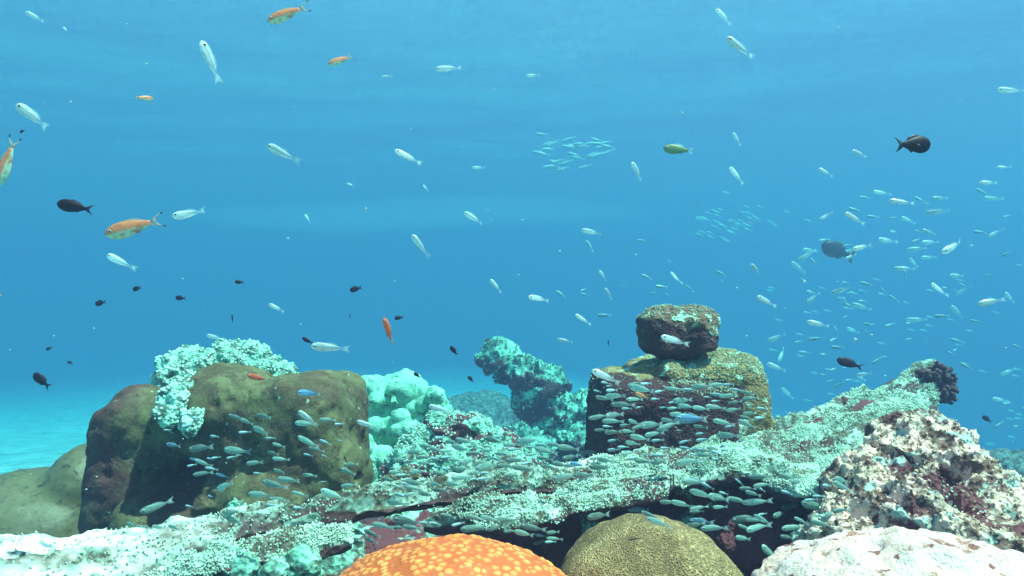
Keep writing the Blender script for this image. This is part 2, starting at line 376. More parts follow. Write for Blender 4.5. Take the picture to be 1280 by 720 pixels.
# 3 turquoise nodular rock behind/on top
bl = [('e', P(238, 478, 1.86), (.085, .09, .085)), ('e', P(205, 500, 1.84), (.035, .06, .05)), ('e', P(300, 466, 1.92), (.10, .08, .075)), ('e', P(345, 474, 1.9), (.05, .06, .03)), ('e', P(272, 470, 1.95), (.07, .09, .07)),
      ('e', P(234, 503, 1.60), (.035, .10, .05)), ('e', P(242, 524, 1.53), (.02, .04, .025))]
V, Q = union(bl, .0048); V = relax(V, Q, 3); V, n = craggy(V, Q, .024, 13, 5, knob=.014, kf=38)
g = .75+.35*fbm(V, 14, 3, 2)
tag(finish('nodular_coral', V, Q, M_mint, {'crust_shade': g}, nub=dict(n=1500, r0=.002, r1=.0045, l0=.003, l1=.007, up=-.2, jit=.9)), 'turquoise knobbly coral crowning the big brown boulder coral', 'coral')
# 4 brown knuckle between
V, Q = union([('e', P(268, 478, 1.72), (.035, .05, .035)), ('e', P(262, 500, 1.68), (.025, .06, .03))], .005); V, n = craggy(V, Q, .01, 14, 6)
tag(finish('lump_coral', V, Q, M_brown), 'small rounded brown coral lump nested in turquoise knobbly coral', 'coral')
# 5 lumpy porites
bl = []
for (px, py, d, r) in ((470, 500, 2.79, 0.091), (505, 498, 2.86, 0.104), (535, 508, 2.93, 0.078), (490, 540, 2.76, 0.104), (525, 540, 2.76, 0.0975), (460, 540, 2.7, 0.078), (465, 585, 2.6, 0.0585), (500, 585, 2.73, 0.091), (465, 630, 2.54, 0.0455), (545, 520, 2.93, 0.065), (440, 500, 2.86, 0.091)):
    bl.append(('e', P(px, py, d), (r, r, r*1.05)))
for k in range(46):
    px = 445+random.random()*108; py = 480+random.random()*75; bl.append(('e', P(px, py, 2.68-.0008*(py-480)+random.random()*.08), (random.uniform(.024, .044),)*3))
for (px, py, r) in ((455, 560, .037), (463, 585, .042), (470, 610, .037), (466, 635, .032), (478, 572, .032)): bl.append(('e', P(px, py, 2.4), (r, r, r*1.2)))
V, Q = union(bl, 0.0075); V = relax(V, Q, 1); V, n = craggy(V, Q, .010, 16, 7, knob=.009, kf=28, ridge=.3)
tag(finish('lobed_coral', V, Q, M_knob, {'crust_shade': .9+.2*fbm(V, 8, 2)}), 'pale turquoise coral of many rounded lobes right of the brown boulder coral', 'coral')
# 6 rubble outcrop in front of it
bl = [('b', P(575, 545, 2.34), (0.102, 0.096, 0.06), (0, 8, 12)), ('e', P(545, 570, 2.28), (0.108, 0.096, 0.084)), ('e', P(610, 560, 2.34), (0.096, 0.096, 0.072)), ('e', P(590, 590, 2.22), (0.156, 0.12, 0.084)), ('e', P(520, 590, 2.22), (0.108, 0.108, 0.072)), ('e', P(640, 590, 2.34), (0.084, 0.084, 0.072))]
V, Q = union(bl, .0055); V = relax(V, Q, 1); V, n = craggy(V, Q, .042, 9, 9, knob=.012, kf=26, ridge=.9)
g = -.1+.85*sstep(.0, .8, n[:, 2])+1.1*fbm(V, 11, 5, 4)  # faces not turned up go maroon, a painted shade
tag(finish('rubble_outcrop', V, Q, M_mint, {'crust_shade': g}, nub=dict(n=2500, r0=.0015, r1=.0035, l0=.003, l1=.008, up=.0, jit=.9)), 'rugged outcrop with turquoise top and dark hollows behind the fish shoal', 'reef rock')
# 7 leaning pinnacle
bl = [('e', P(624, 450, 4.48), (0.104, 0.128, 0.08)), ('e', P(650, 464, 4.48), (0.16, 0.16, 0.096), (0, 15, 0)), ('e', P(682, 476, 4.48), (0.144, 0.144, 0.096), (0, 25, 0)), ('e', P(672, 505, 4.48), (0.136, 0.16, 0.144), (0, 20, 0)),
      ('e', P(688, 540, 4.48), (0.208, 0.192, 0.16)), ('e', P(705, 580, 4.48), (0.32, 0.272, 0.24)), ('e', P(690, 630, 4.32), (0.448, 0.32, 0.24)), ('e', P(722, 515, 4.4), (0.144, 0.16, 0.112)), ('e', P(740, 550, 4.32), (0.192, 0.192, 0.192)), ('e', P(655, 585, 4.16), (0.128, 0.16, 0.128))]
V, Q = union(bl+[('e', P(700, 640, 4.4), (.5, .4, .4)), ('e', P(738, 520, 4.4), (.16, .2, .16)), ('e', P(660, 560, 4.2), (.14, .2, .12))], .012); V = relax(V, Q, 1); V, n = craggy(V, Q, .085, 4.5, 11, knob=.024, kf=16, ridge=.9)
g = .15+.8*sstep(-.2, .7, n[:, 2])+.8*fbm(V, 6, 4, 4)  # tops lighter and undersides darker, lighting put into the colour
tag(finish('leaning_pinnacle', V, Q, M_mintfar, {'crust_shade': g}, nub=dict(n=3500, r0=.003, r1=.007, l0=.006, l1=.018, up=.0, jit=.9)), 'teal crusted pinnacle leaning left with an overhanging head', 'reef rock')
# 8 block coral
bl = [('B', P(820, 560, 1.60), (.141, .14, .160), (0, 3, 3)), ('b', P(866, 530, 1.66), (.160, .15, .155), (0, -3, -6)), ('e', P(925, 488, 1.62), (.055, .09, .085)), ('e', P(936, 520, 1.6), (.035, .06, .05)), ('e', P(905, 462, 1.66), (.085, .11, .045)),
      ('e', P(790, 474, 1.60), (.085, .11, .028)), ('e', P(850, 590, 1.66), (.16, .12, .1)), ('e', P(838, 470, 1.55), (.03, .05, .03))]
V, Q = union(bl, .0052); V = relax(V, Q, 2); V, n = craggy(V, Q, .010, 9, 15, knob=.003, kf=40, ridge=.5)
front = (n[:, 1] < -.5)&(V[:, 0] < P(930, 0, 1.5)[0])
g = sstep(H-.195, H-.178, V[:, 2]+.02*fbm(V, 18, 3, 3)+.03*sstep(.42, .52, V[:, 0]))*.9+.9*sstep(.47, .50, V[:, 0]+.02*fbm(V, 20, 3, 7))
g = np.clip(g, 0, 1)*np.where(n[:, 2] > -.4, 1, .1)  # front wall and undersides dark as painted shade, right side lighter
M_block = crust_mat('block_crust', (.36, .26, .10), (.22, .15, .06), (.11, .06, .03), (.055, .014, .018), 9, 60, (.32, .5), spec=(.40, .62, .46), tipc=(.34, .50, .33))
top = (n[:, 2] > .3)&(V[:, 0] > .33)
o = finish('block_coral', V, Q, M_block, {'crust_shade': g}, nub=dict(n=4500, r0=.0008, r1=.002, l0=.002, l1=.006, up=.1, jit=.9, sel=np.where(top, 1., .08)))
tag(o, 'tall block of coral with an olive top and a flat dark maroon front wall', 'coral')
M_cap = crust_mat('cap_crust', (.24, .15, .085), (.17, .09, .05), (.09, .04, .03), (.07, .02, .02), 12, 60, (.32, .5), spec=(.36, .60, .44), tipc=(.34, .50, .36))
# 9 boulder on top
bl = [('b', P(847, 416, 1.6), (.080, .075, .046), (0, -2, 0)), ('e', P(847, 434, 1.6), (.06, .06, .03)), ('e', P(850, 402, 1.59), (.062, .06, .036)), ('e', P(830, 404, 1.6), (.05, .06, .038)), ('e', P(870, 404, 1.6), (.05, .06, .040))]
V, Q = union(bl, .004); V = relax(V, Q, 5); V, n = craggy(V, Q, .010, 16, 16, knob=.004, kf=50)
g = sstep(H-.095, H-.07, V[:, 2]+.02*fbm(V, 25, 3, 3)+.02*(V[:, 0]-.36)/.08)  # lower and left parts darker, shading put into the colour
tag(finish('round_coral', V, Q, M_cap, {'crust_shade': g}, nub=dict(n=900, r0=.0008, r1=.002, l0=.002, l1=.005, up=.3, jit=.9)), 'squat round coral head perched on top of the tall block coral', 'coral')

# 10 table coral ledges
def ledge(name, st, th, seed, label, nn, mat=M_plate, nu=420, nv=60, lift=0):
    st = np.array([np.r_[P(*a), P(*b)] for a, b in st]); k = len(st); st[:, [2, 5]] -= .012
    t = np.linspace(0, k-1, nu); i = np.clip(t.astype(int), 0, k-2); f = (t-i)[:, None]
    p0 = st[np.maximum(i-1, 0)]; p1 = st[i]; p2 = st[i+1]; p3 = st[np.minimum(i+2, k-1)]
    S = .5*((2*p1)+(-p0+p2)*f+(2*p0-5*p1+4*p2-p3)*f*f+(-p0+3*p1-3*p2+p3)*f**3)
    back, front = S[:, :3], S[:, 3:]
    wob = fbm(front, 9, 4, seed)*.035; wob2 = fbm(back, 7, 4, seed+5)*.015
    dirv = front-back; wl = np.linalg.norm(dirv, axis=1, keepdims=True)
    front = front+dirv/wl*wob[:, None]; back = back+dirv/wl*wob2[:, None]
    v = np.linspace(0, 1, nv)[None, :, None]
    C = back[:, None]*(1-v)+front[:, None]*v
    endt = np.clip(np.minimum(t, k-1-t)*3, 0, 1)**.5
    prof = np.sqrt(np.clip(1-np.abs(2*v-1)**5, 0, 1))*endt[:, None, None]
    Z = np.array((0, 0, 1.))[None, None]
    T = C+Z*(th*.5*prof+lift); B = C-Z*(th*.9*prof*(1-.3*v))
    top = T.reshape(-1, 3); bot = B.reshape(-1, 3)
    fo, fi = fbm(top, 5, 4, seed+1), worley(top, 16, seed)[0]
    # long overlapping tiers running along the ledge
    vv = np.broadcast_to(v, T.shape[:2]+(1,)).reshape(-1); tt = np.repeat(t, nv)
    ph = vv*4.2+.55*fbm(top*np.array((1., 1, 1)), 4, 3, seed+9)+tt*.13
    tier = ph-np.floor(ph)
    top[:, 2] += .014*fo+.008*(1-fi)+.011*fbm(top, 26, 4, seed+2)+(.020*sstep(0, .12, tier)*(1-sstep(.1, 1., tier))-.004)
    rid = np.stack((tt*.8, vv*(5.5 if nn > 20000 else 3.5), np.full_like(vv, seed*1.7)), 1)
    rv = np.abs(fbm(rid, 1.0, 4, seed+12))*2.6; top[:, 2] += (.034*(1-np.clip(rv, 0, 1))**.6*-1+.012)*np.clip(tt-4, .35, 1)
    bot[:, 2] += .012*fbm(bot, 14, 4, seed+3)
    V = np.vstack((top, bot)); a = np.arange(nu*nv).reshape(nu, nv); o_ = nu*nv
    q = lambda A, Bq: None
    Qt = np.stack((a[:-1, :-1].ravel(), a[:-1, 1:].ravel(), a[1:, 1:].ravel(), a[1:, :-1].ravel()), 1)
    Qb = Qt[:, ::-1]+o_
    def side(e): return np.stack((e[:-1], e[1:], e[1:]+o_, e[:-1]+o_), 1)
    Q = np.vstack((Qt, Qb, side(a[:, 0]), side(a[:, -1])[:, ::-1], side(a[0])[:, ::-1], side(a[-1])))
    n = vnormals(V, Q)
    if n[:nu*nv, 2].mean() < 0: Q = Q[:, ::-1].copy(); n = -n
    isT = np.r_[np.ones(nu*nv), np.zeros(nu*nv)]
    g = isT*(.92+.7*fbm(V, 10, 5, seed+6)-1.3*np.r_[sstep(.5, .1, rv)*np.clip(tt-3, .2, 1), np.zeros(nu*nv)]-.35*np.r_[(tier > .88)|(tier < .02), np.zeros(nu*nv)])  # undersides, furrows and tier edges darkened in colour to paint shade
    sel = np.clip(isT*(.10+1.1*sstep(-.05, .25, fbm(V, 10, 3, seed+6)))*sstep(-.55, -.25, V[:, 0]), .0, 1)+isT*.04
    pale = np.r_[isT[:nu*nv]*.85*sstep(-.30, -.62, top[:, 0])*sstep(-.5, .1, fbm(top, 20, 4, 3)), np.zeros(nu*nv)]+.0  # overexposed left end painted near-white
    pale += isT*.75*np.exp(-((V[:, 0]-P(735, 0, 1.3)[0])/.07)**2)*(np.r_[vv, vv] < .45)*(nn > 20000)  # sunlit patch painted on the ledge top
    o = finish(name, V, Q, mat, {'crust_shade': g, 'pale': pale}, nub=dict(n=nn, r0=.0007, r1=.0017, l0=.002, l1=.0065, up=.05, jit=1.0, sel=sel))
    return tag(o, label, 'coral', 'table coral ledges crossing the foreground')
ledge('table_coral', [((-120, 668, .98), (-120, 790, .70)), ((0, 670, .98), (0, 780, .72)), ((120, 676, 1.0), (130, 730, .84)), ((250, 655, 1.02), (245, 684, .93)), ((370, 634, 1.08), (362, 655, 1.02)),
      ((480, 614, 1.16), (474, 630, 1.10)), ((600, 598, 1.25), (600, 612, 1.19)), ((740, 576, 1.36), (725, 600, 1.24)), ((860, 552, 1.5), (850, 598, 1.26)), ((960, 532, 1.62), (950, 590, 1.3)),
      ((1060, 497, 1.8), (1060, 560, 1.45)), ((1150, 457, 1.95), (1120, 520, 1.6)), ((1185, 462, 2.0), (1170, 500, 1.75))], .022, 21, 'long pale table coral rising from lower left to the dark bush at right', 42000, nu=1000, nv=80)
ledge('table_coral', [((548, 643, 1.16), (530, 654, 1.12)), ((600, 629, 1.18), (600, 652, 1.09)), ((680, 618, 1.2), (670, 645, 1.07)), ((760, 600, 1.24), (740, 628, 1.10)), ((850, 590, 1.28), (830, 612, 1.16))], .016, 22,
      'short pale table coral ledge just behind the olive brain coral', 9000, nu=420, nv=50)
ledge('table_coral', [((920, 566, 1.5), (925, 590, 1.34)), ((980, 548, 1.5), (1000, 612, 1.2)), ((1050, 530, 1.52), (1070, 600, 1.2)), ((1110, 505, 1.55), (1125, 575, 1.25)), ((1160, 490, 1.6), (1160, 530, 1.4))], .020, 23,
      'pale stubbly table coral ledge overhanging the dark hollow at right', 15000, nu=420, nv=70)
ledge('table_coral', [((150, 715, .92), (150, 745, .82)), ((220, 700, .96), (220, 722, .86)), ((300, 682, 1.0), (300, 700, .90)), ((390, 668, 1.05), (380, 686, .96)), ((440, 660, 1.1), (440, 676, 1.02))], .012, 24,
      'thin lower table coral tier at the lower left above small stones', 6000, nu=300, nv=36)

# base rock under the ledges, its maroon painted in as shadow tint
bl = [('e', P(560, 720, 1.38), (.30, .16, .10)), ('e', P(700, 690, 1.42), (.28, .16, .12)), ('e', P(880, 660, 1.5), (.30, .16, .16)), ('e', P(1010, 640, 1.55), (.24, .18, .17)), ('e', P(1090, 570, 1.75), (.16, .14, .14)), ('e', P(980, 590, 1.75), (.2, .14, .10)), ('e', P(990, 672, 1.36), (.17, .10, .08)), ('e', P(400, 740, 1.32), (.28, .12, .10)), ('e', P(250, 770, 1.25), (.2, .12, .1))]
V, Q = union(bl, .009); V = relax(V, Q, 2); V, n = craggy(V, Q, .04, 7, 27, knob=.012, kf=22, ridge=.8)
tag(finish('base_rock', V, Q, M_mint, {'crust_shade': .22+1.3*fbm(V, 13, 5, 3)}), 'dark maroon base rock in the hollow beneath the table coral', 'reef rock')

# 11 craggy rock at the right
bl = [('e', P(1160, 606, 1.18), (.10, .12, .095), (0, 0, 0)), ('e', P(1163, 566, 1.22), (.055, .08, .045)), ('e', P(1225, 668, 1.10), (.13, .13, .095), (0, 25, 0)), ('e', P(1120, 650, 1.12), (.10, .12, .09)), ('e', P(1290, 708, 1.0), (.15, .15, .08), (0, 20, 0)), ('e', P(1190, 700, 1.05), (.2, .15, .12))]
V, Q = union(bl, .0042); V = relax(V, Q, 2); V, n = craggy(V, Q, .046, 9, 33, knob=.007, kf=30, ridge=.8)
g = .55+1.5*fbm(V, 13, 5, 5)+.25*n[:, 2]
hole = np.exp(-(((V[:, 0]-P(1205, 0, 1.02)[0])/.045)**2+((V[:, 2]-P(0, 612, 1.02)[2])/.022)**2)); g -= 1.2*hole  # hole also darkened by colour, painted shade over a real dent
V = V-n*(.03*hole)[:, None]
tag(finish('craggy_rock', V, Q, M_pink, {'crust_shade': g}, nub=dict(n=4000, r0=.0009, r1=.0025, l0=.002, l1=.006, up=-.1, jit=1.0)), 'craggy pinkish white rock with dark holes rising at the right edge', 'reef rock')
# 12 foreground pale boulder
V, Q = union([('e', P(1115, 796, .64), (.135, .12, .088)), ('e', P(1230, 818, .62), (.12, .12, .085)), ('e', P(1010, 828, .64), (.07, .1, .07))], .0034); V = relax(V, Q, 3); V, n = craggy(V, Q, .014, 14, 35, ridge=.5); n = vnormals(V, Q); V += n*(.003*fbm(V, 60, 4, 2))[:, None]
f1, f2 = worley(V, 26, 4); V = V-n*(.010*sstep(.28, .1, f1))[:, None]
tag(finish('pale_boulder', V, Q, M_pale, {'crust_shade': 1.1-1.0*sstep(.27, .12, f1)-1.3*sstep(.12, .5, fbm(V, 90, 5, 12, .65))*sstep(.03, -.03, V[:, 2]-P(0, 695, .55)[2])}), 'pale pink sunlit boulder in the lower right corner, closest to the viewer', 'reef rock')
# 13 orange honeycomb coral
V, Q = union([('e', P(567, 360+.402/.79*F, .79), (.175, .155, .12)), ('e', P(500, 780, .82), (.09, .09, .07))], .0022); V = relax(V, Q, 4); n = vnormals(V, Q)
V += n*(.006*fbm(V, 12, 3, 2))[:, None]
f1, f2 = worley(V*np.array((1, 1, 1.3)), 100, 5, .85); cell = np.clip(f2-f1, 0, 1)
dome = 1-np.clip(f1/.62, 0, 1)**2; V = V+n*(0.0030*dome*(.6+.5*fbm(V, 40, 2, 3))*sstep(0, .25, cell)-.0016*sstep(.16, .04, f1))[:, None]
cv = np.clip(dome*sstep(0, .3, cell), 0, 1)
tag(finish('honeycomb_coral', V, Q, M_orange, {'cell': cv}), 'bright orange honeycomb coral dome at the bottom centre', 'coral')
# 14 olive brain coral
V, Q = union([('e', P(813, 360+.445/.95*F, .95), (.138, .13, .14)), ('e', P(770, 740, .97), (.08, .09, .09))], .0032); V = relax(V, Q, 4); V, n = craggy(V, Q, .011, 8, 41, ridge=.3)
tag(finish('brain_coral', V, Q, M_brain), 'olive golden brain coral dome right of the orange coral', 'coral')
# 15 small stones lower left, sprout
for k, (px, py, d, r, lab) in enumerate(((300, 712, .93, .026, 'small green grey stone leftmost of three under the table coral tier'), (375, 706, .95, .022, 'small pale stone between two others under the table coral tier'), (342, 716, .93, .017, 'smallest of three stones under the table coral tier'))):
    V, Q = union([('e', P(px, py, d), (r*1.2, r, r)), ('e', P(px+8, py+22, d+.02), (r*1.1, r, r))], .0028); V, n = craggy(V, Q, .006, 40, 50+k, knob=.003, kf=90)
    tag(finish('small_stone', V, Q, M_mint, {'crust_shade': .8+.4*fbm(V, 40, 3)}), lab, 'stone', 'small stones under the ledge')
V, Q = union([('e', P(295, 648, 1.28), (.018, .02, .028)), ('e', P(293, 632, 1.28), (.008, .01, .014)), ('e', P(283, 655, 1.28), (.012, .012, .014)), ('e', P(290, 668, 1.28), (.025, .02, .02))], .0025); V, n = craggy(V, Q, .008, 45, 61, knob=.004, kf=90, ridge=.9)
tag(finish('crest_coral', V, Q, M_mint, {'crust_shade': 1+.3*fbm(V, 40, 3)}), 'small pointed turquoise coral crest before the brown boulder coral', 'coral')
V, Q = union([('e', P(505, 610, 1.7), (.055, .01, .05), (0, 20, 12)), ('e', P(490, 625, 1.72), (.03, .02, .05))], .004); V, n = craggy(V, Q, .008, 25, 63)
tag(finish('leafy_coral', V, Q, M_olive, {'crust_shade': np.ones(len(V))}), 'olive green leafy coral plate below the lobed turquoise coral', 'coral')
# 16 far reefs
V, Q = union([('e', P(590, 520, 7.5), (.55, .5, .28)), ('e', P(530, 520, 7.2), (.4, .5, .2)), ('e', P(640, 560, 7), (.8, .6, .4))], .05); V, n = craggy(V, Q, .12, 2, 71, ridge=.9)
tag(finish('distant_reef', V, Q, M_far, {'crust_shade': .8+.3*fbm(V, 4, 3)}), 'faint blue distant reef mound left of the leaning pinnacle', 'reef rock')
V, Q = union([('e', P(1290, 620, 3.2), (.28, .3, .16)), ('e', P(1230, 650, 3.0), (.3, .3, .16))], .02); V, n = craggy(V, Q, .07, 5, 72, ridge=.9)
tag(finish('distant_reef', V, Q, M_far, {'crust_shade': .8+.3*fbm(V, 8, 3)}), 'dim blue grey reef behind the craggy rock at the right edge', 'reef rock')
# 17 dark bushy coral at the ledge end
M_dark = simple('dark_bush', (.10, .05, .06), .9)
Vs, Qs, nV = [], [], 0
root = P(1164, 500, 1.86)
def twig(p, d, r, L, lev):
    global nV
    d = d/np.linalg.norm(d); q = p+d*L
    V0, F0 = ico(1) if False else ico(2)
    s = np.cross(d, (0.3, .9, .2)); s /= np.linalg.norm(s); u = np.cross(d, s)
    ring = []
    m_ = 6
    for k in range(5):
        c = p+(q-p)*k/4+rng.normal(0, r*.25, 3); rr = r*(1-.25*k/4)*rng.uniform(.8, 1.25)*(0.8 if k == 4 and lev == 0 else 1)
        for j in range(m_): g = 2*pi*j/m_; ring.append(c+rr*(s*math.cos(g)+u*math.sin(g)))
    Vs.append(np.array(ring)); fs = []
    for k in range(4):
        for j in range(m_): fs.append((k*m_+j, k*m_+(j+1) % m_, (k+1)*m_+(j+1) % m_, (k+1)*m_+j))
    fs += [(4*m_, 4*m_+1, 4*m_+2, 4*m_+3), (4*m_+3, 4*m_+4, 4*m_+5, 4*m_), (3, 2, 1, 0), (0, 5, 4, 3)]
    Qs.append(np.array(fs)+nV); nV += len(ring)
    if lev:
        for _ in range(3): twig(p+(q-p)*rng.uniform(.4, 1), d+rng.normal(0, .75, 3)*np.array((1, .6, .7)), r*.86, L*rng.uniform(.5, .85), lev-1)
for dv in ((-.25, 0, 1), (.25, 0, 1), (.7, .1, .8), (.9, 0, .4), (0, .2, 1.2), (.5, -.2, .7), (.05, -.1, 1.2)): twig(root, np.array(dv, float), .0105, .042, 3)
V = np.vstack(Vs); Q = np.vstack(Qs)
tag(finish('branching_coral', V, Q, M_dark, {'crust_shade': V[:, 0]*0}), 'dark bushy branching coral at the upper end of the long table coral', 'coral')

# ---------------------------------------------------------------- fish
allV = np.vstack([a for a, _ in SOLIDS]); off = 0; polys = []
for a, q in SOLIDS: polys.append(q+off); off += len(a)
BV = BVHTree.FromPolygons(allV.tolist(), np.vstack(polys).tolist())
def clear_depth(px, py, d, gap=.05):
    ray = Vector(P(px, py, 1)-np.array((0, 0, H))); hit = BV.ray_cast(Vector((0, 0, H)), ray.normalized())
    if hit[0] is not None: d = min(d, hit[0].y-gap)
    return d

def fish_mat(name, back, flank, belly, rough=.35, metal=.0, alpha_tail=None, stripe=None, trans=.45, vmin=.5, lo=-.12, hi=.12, xsplit=None):
    m, nt, b = nodes(name); tc = N(nt, 'ShaderNodeTexCoord'); sp = N(nt, 'ShaderNodeSeparateXYZ'); nt.links.new(tc.outputs['Object'], sp.inputs[0])
    oi = N(nt, 'ShaderNodeObjectInfo')
    ns = tex(nt, 'noise', 9, 3)
    c = mixc(nt, ramp(nt, sp.outputs[2], lo*.7, 0), belly, flank); c = mixc(nt, ramp(nt, sp.outputs[2], hi*.25, hi*.8), c, back)
    if stripe:
        mm_ = N(nt, 'ShaderNodeMath', operation='ABSOLUTE'); sb = N(nt, 'ShaderNodeMath', operation='SUBTRACT'); nt.links.new(sp.outputs[2], sb.inputs[0]); sb.inputs[1].default_value = .015
        nt.links.new(sb.outputs[0], mm_.inputs[0]); c = mixc(nt, ramp(nt, mm_.outputs[0], .022, .008), c, stripe)
    c = mixc(nt, ramp(nt, ns, .45, .75), c, tuple(x*.7 for x in flank))
    hv = N(nt, 'ShaderNodeHueSaturation'); mr = N(nt, 'ShaderNodeMapRange'); mr.inputs['To Min'].default_value = vmin; mr.inputs['To Max'].default_value = 1.15
    nt.links.new(oi.outputs['Random'], mr.inputs[0]); nt.links.new(mr.outputs[0], hv.inputs['Value']); nt.links.new(c, hv.inputs['Color'])
    nt.links.new(hv.outputs[0], b.inputs['Base Color']); b.inputs['Roughness'].default_value = rough; b.inputs['Metallic'].default_value = metal
    out = [x for x in nt.nodes if x.type == 'OUTPUT_MATERIAL'][0]; sh = b.outputs[0]
    if trans:
        ts = N(nt, 'ShaderNodeBsdfTranslucent'); nt.links.new(hv.outputs[0], ts.inputs[0]); ms = N(nt, 'ShaderNodeMixShader'); ms.inputs[0].default_value = trans
        nt.links.new(sh, ms.inputs[1]); nt.links.new(ts.outputs[0], ms.inputs[2]); sh = ms.outputs[0]
    if alpha_tail:
        mr2 = N(nt, 'ShaderNodeMapRange'); nt.links.new(ramp(nt, sp.outputs[0], alpha_tail[0], alpha_tail[1]), mr2.inputs[0]); mr2.inputs['To Min'].default_value = alpha_tail[2]
        tb = N(nt, 'ShaderNodeBsdfTransparent'); ms = N(nt, 'ShaderNodeMixShader'); nt.links.new(mr2.outputs[0], ms.inputs[0]); nt.links.new(tb.outputs[0], ms.inputs[1]); nt.links.new(sh, ms.inputs[2]); sh = ms.outputs[0]
    nt.links.new(sh, out.inputs['Surface'])
    return m
MF_silver = fish_mat('silver_scales', (.70, .86, .82), (.90, .98, .96), (.97, 1., .99), .25, .1, (-.22, .12, .30), stripe=(.50, .68, .68), vmin=.85)
MF_school = fish_mat('grey_green_scales', (.26, .50, .42), (.50, .76, .66), (.72, .94, .86), .35, .1, (-.35, .05, .45))
MF_blue = fish_mat('blue_scales', (.20, .52, .80), (.42, .74, .90), (.72, .90, .92), .3, .1, stripe=(.08, .34, .75))
MF_fin = simple('clear_fin', (.60, .85, .80), .5, alpha=.22)
MF_orange = fish_mat('orange_scales', (.90, .38, .12), (1.0, .36, .18), (.66, .98, .72), .4, vmin=1., lo=-.08, hi=.16)
MF_ofin = simple('orange_fin', (.50, .42, .25), .5, alpha=.40)
MF_red = fish_mat('red_scales', (.85, .20, .06), (1., .22, .10), (.95, .40, .22), .4, vmin=1.)
MF_dark = fish_mat('dark_scales', (.05, .028, .03), (.040, .014, .030), (.03, .012, .035), .5)
MF_dfin = simple('dark_fin', (.022, .012, .04), .6)
MF_yel = fish_mat('yellow_green_scales', (.35, .55, .22), (.50, .72, .32), (.62, .80, .50), .4)
MF_eye = simple('eye_black', (.01, .01, .012), .15); MF_ring = simple('eye_ring', (.8, .85, .8), .3)
MF_grey = fish_mat('slate_scales', (.05, .09, .10), (.07, .12, .13), (.16, .22, .22), .5)

def body_mesh(h, wd, mat, peak=.35, bend=0.0, ped=.2):
    ns_, mr_ = 16, 12; V = []
    for i in range(ns_):
        t = i/(ns_-1); x = .5-.78*t
        e = (t/peak)**.55 if t < peak else 1-(1-ped)*((t-peak)/(1-peak))**1.45
        e = max(e*1.0, .02) if t > 0 else .05
        if t < peak: e = math.sin(min(1, e)*pi/2)
        hh = h/2*e; ww = wd/2*min(1, e*1.05)*(1-.3*t)
        for j in range(mr_):
            a = 2*pi*j/mr_; z = math.sin(a); V.append((x, ww*math.cos(a)*(1-.15*abs(z))+bend*t*t, hh*z*(1.0 if z > 0 else 1.06)))
    F_ = []
    for i in range(ns_-1):
        for j in range(mr_): F_.append((i*mr_+j, i*mr_+(j+1) % mr_, (i+1)*mr_+(j+1) % mr_, (i+1)*mr_+j))
    F_.append(tuple(range(mr_))[::-1]); F_.append(tuple((ns_-1)*mr_+j for j in range(mr_)))
    F_ = [f[::-1] for f in F_]
    return V, F_
def fin(pts, t=.006, bend=0.0):
    n = len(pts); V = []
    for s in (1, -1):
        for x, z in pts:
            tt = max(0., (.5-x)/.78); V.append((x, s*t/2+bend*tt*tt, z))
    F_ = [tuple(range(n)), tuple(range(2*n-1, n-1, -1))]+[(j, j+n, (j+1) % n+n, (j+1) % n) for j in range(n)]
    return V, F_
def sphere_at(c, r, squash=.5):
    V, F_ = ico(2); return [tuple(v*np.array((r, r*squash, r))+np.array(c)) for v in V], [tuple(f) for f in F_]
def fish_kit(h, wd, bm_, fm, forked=.5, tail=.2, peak=.35, dors=.08, bend=0.0, ped=.2, eye=.03, ring=True, tips=False):
    """the shapes of one kind of fish, one unit long, head towards +X"""
    k = {}
    V, F_ = body_mesh(h, wd, bm_, peak, bend, ped); k['body'] = (V, F_, bm_)
    x0 = -.26; tz = h*ped/2
    th = max(tail*.75, h*.45)
    k['tail_fin'] = (*fin([(x0, tz*.9), (x0-.07, th*.55), (-.5, th), (-.5+.20*forked*.35, th*.55), (x0-.24+.22*forked*.55, 0), (-.5+.20*forked*.35, -th*.55), (-.5, -th), (x0-.07, -th*.55), (x0, -tz*.9)], .008, bend), fm)
    k['dorsal_fin'] = (*fin([(.2, h*.42), (.12, h*.42+dors), (0, h*.40+dors*.95), (-.12, h*.30+dors*.8), (-.17, h*.22+dors*.3), (-.16, h*.15), (0, h*.35)], .006, bend), fm)
    k['anal_fin'] = (*fin([(0, -h*.38), (-.05, -h*.34-dors*.9), (-.14, -h*.2-dors*.6), (-.17, -h*.12), (-.1, -h*.2)], .006, bend), fm)
    V, F_ = fin([(.16, -h*.05), (.06, -h*.02), (.02, -h*.14), (.08, -h*.2)], .004)
    k['pectoral_fin'] = ([(x, y-wd*.47-(.16-x)*.25, z) for x, y, z in V], F_, fm)
    ex = .385; ez = h*.08; te = (.5-ex)/.78; ey = wd/2*math.sin(min(1, (te/peak)**.55)*pi/2)*(1-.3*te)*.97
    if tips:
        for s in (-1, 1): k['tail_tip%d' % s] = (*fin([(-.46, s*th*.80), (-.50, s*th*1.04), (-.53, s*th*1.06), (-.51, s*th*.86)], .012, bend), MF_dark)
    for s in (-1, 1): k['eye%d' % s] = (*sphere_at((ex, s*(ey+eye*.15), ez), eye, .6), MF_eye)
    if ring: 
        for s in (-1, 1): k['eye_ring%d' % s] = (*sphere_at((ex, s*(ey-eye*.05), ez), eye*1.4, .3), MF_ring)
    return k
MESH = {}
def parted(kit, key, name):
    if key not in MESH:
        MESH[key] = {p: mesh_from(name+'_'+p.rstrip('-1'), V, F_, m_) for p, (V, F_, m_) in kit.items()}
    return MESH[key]
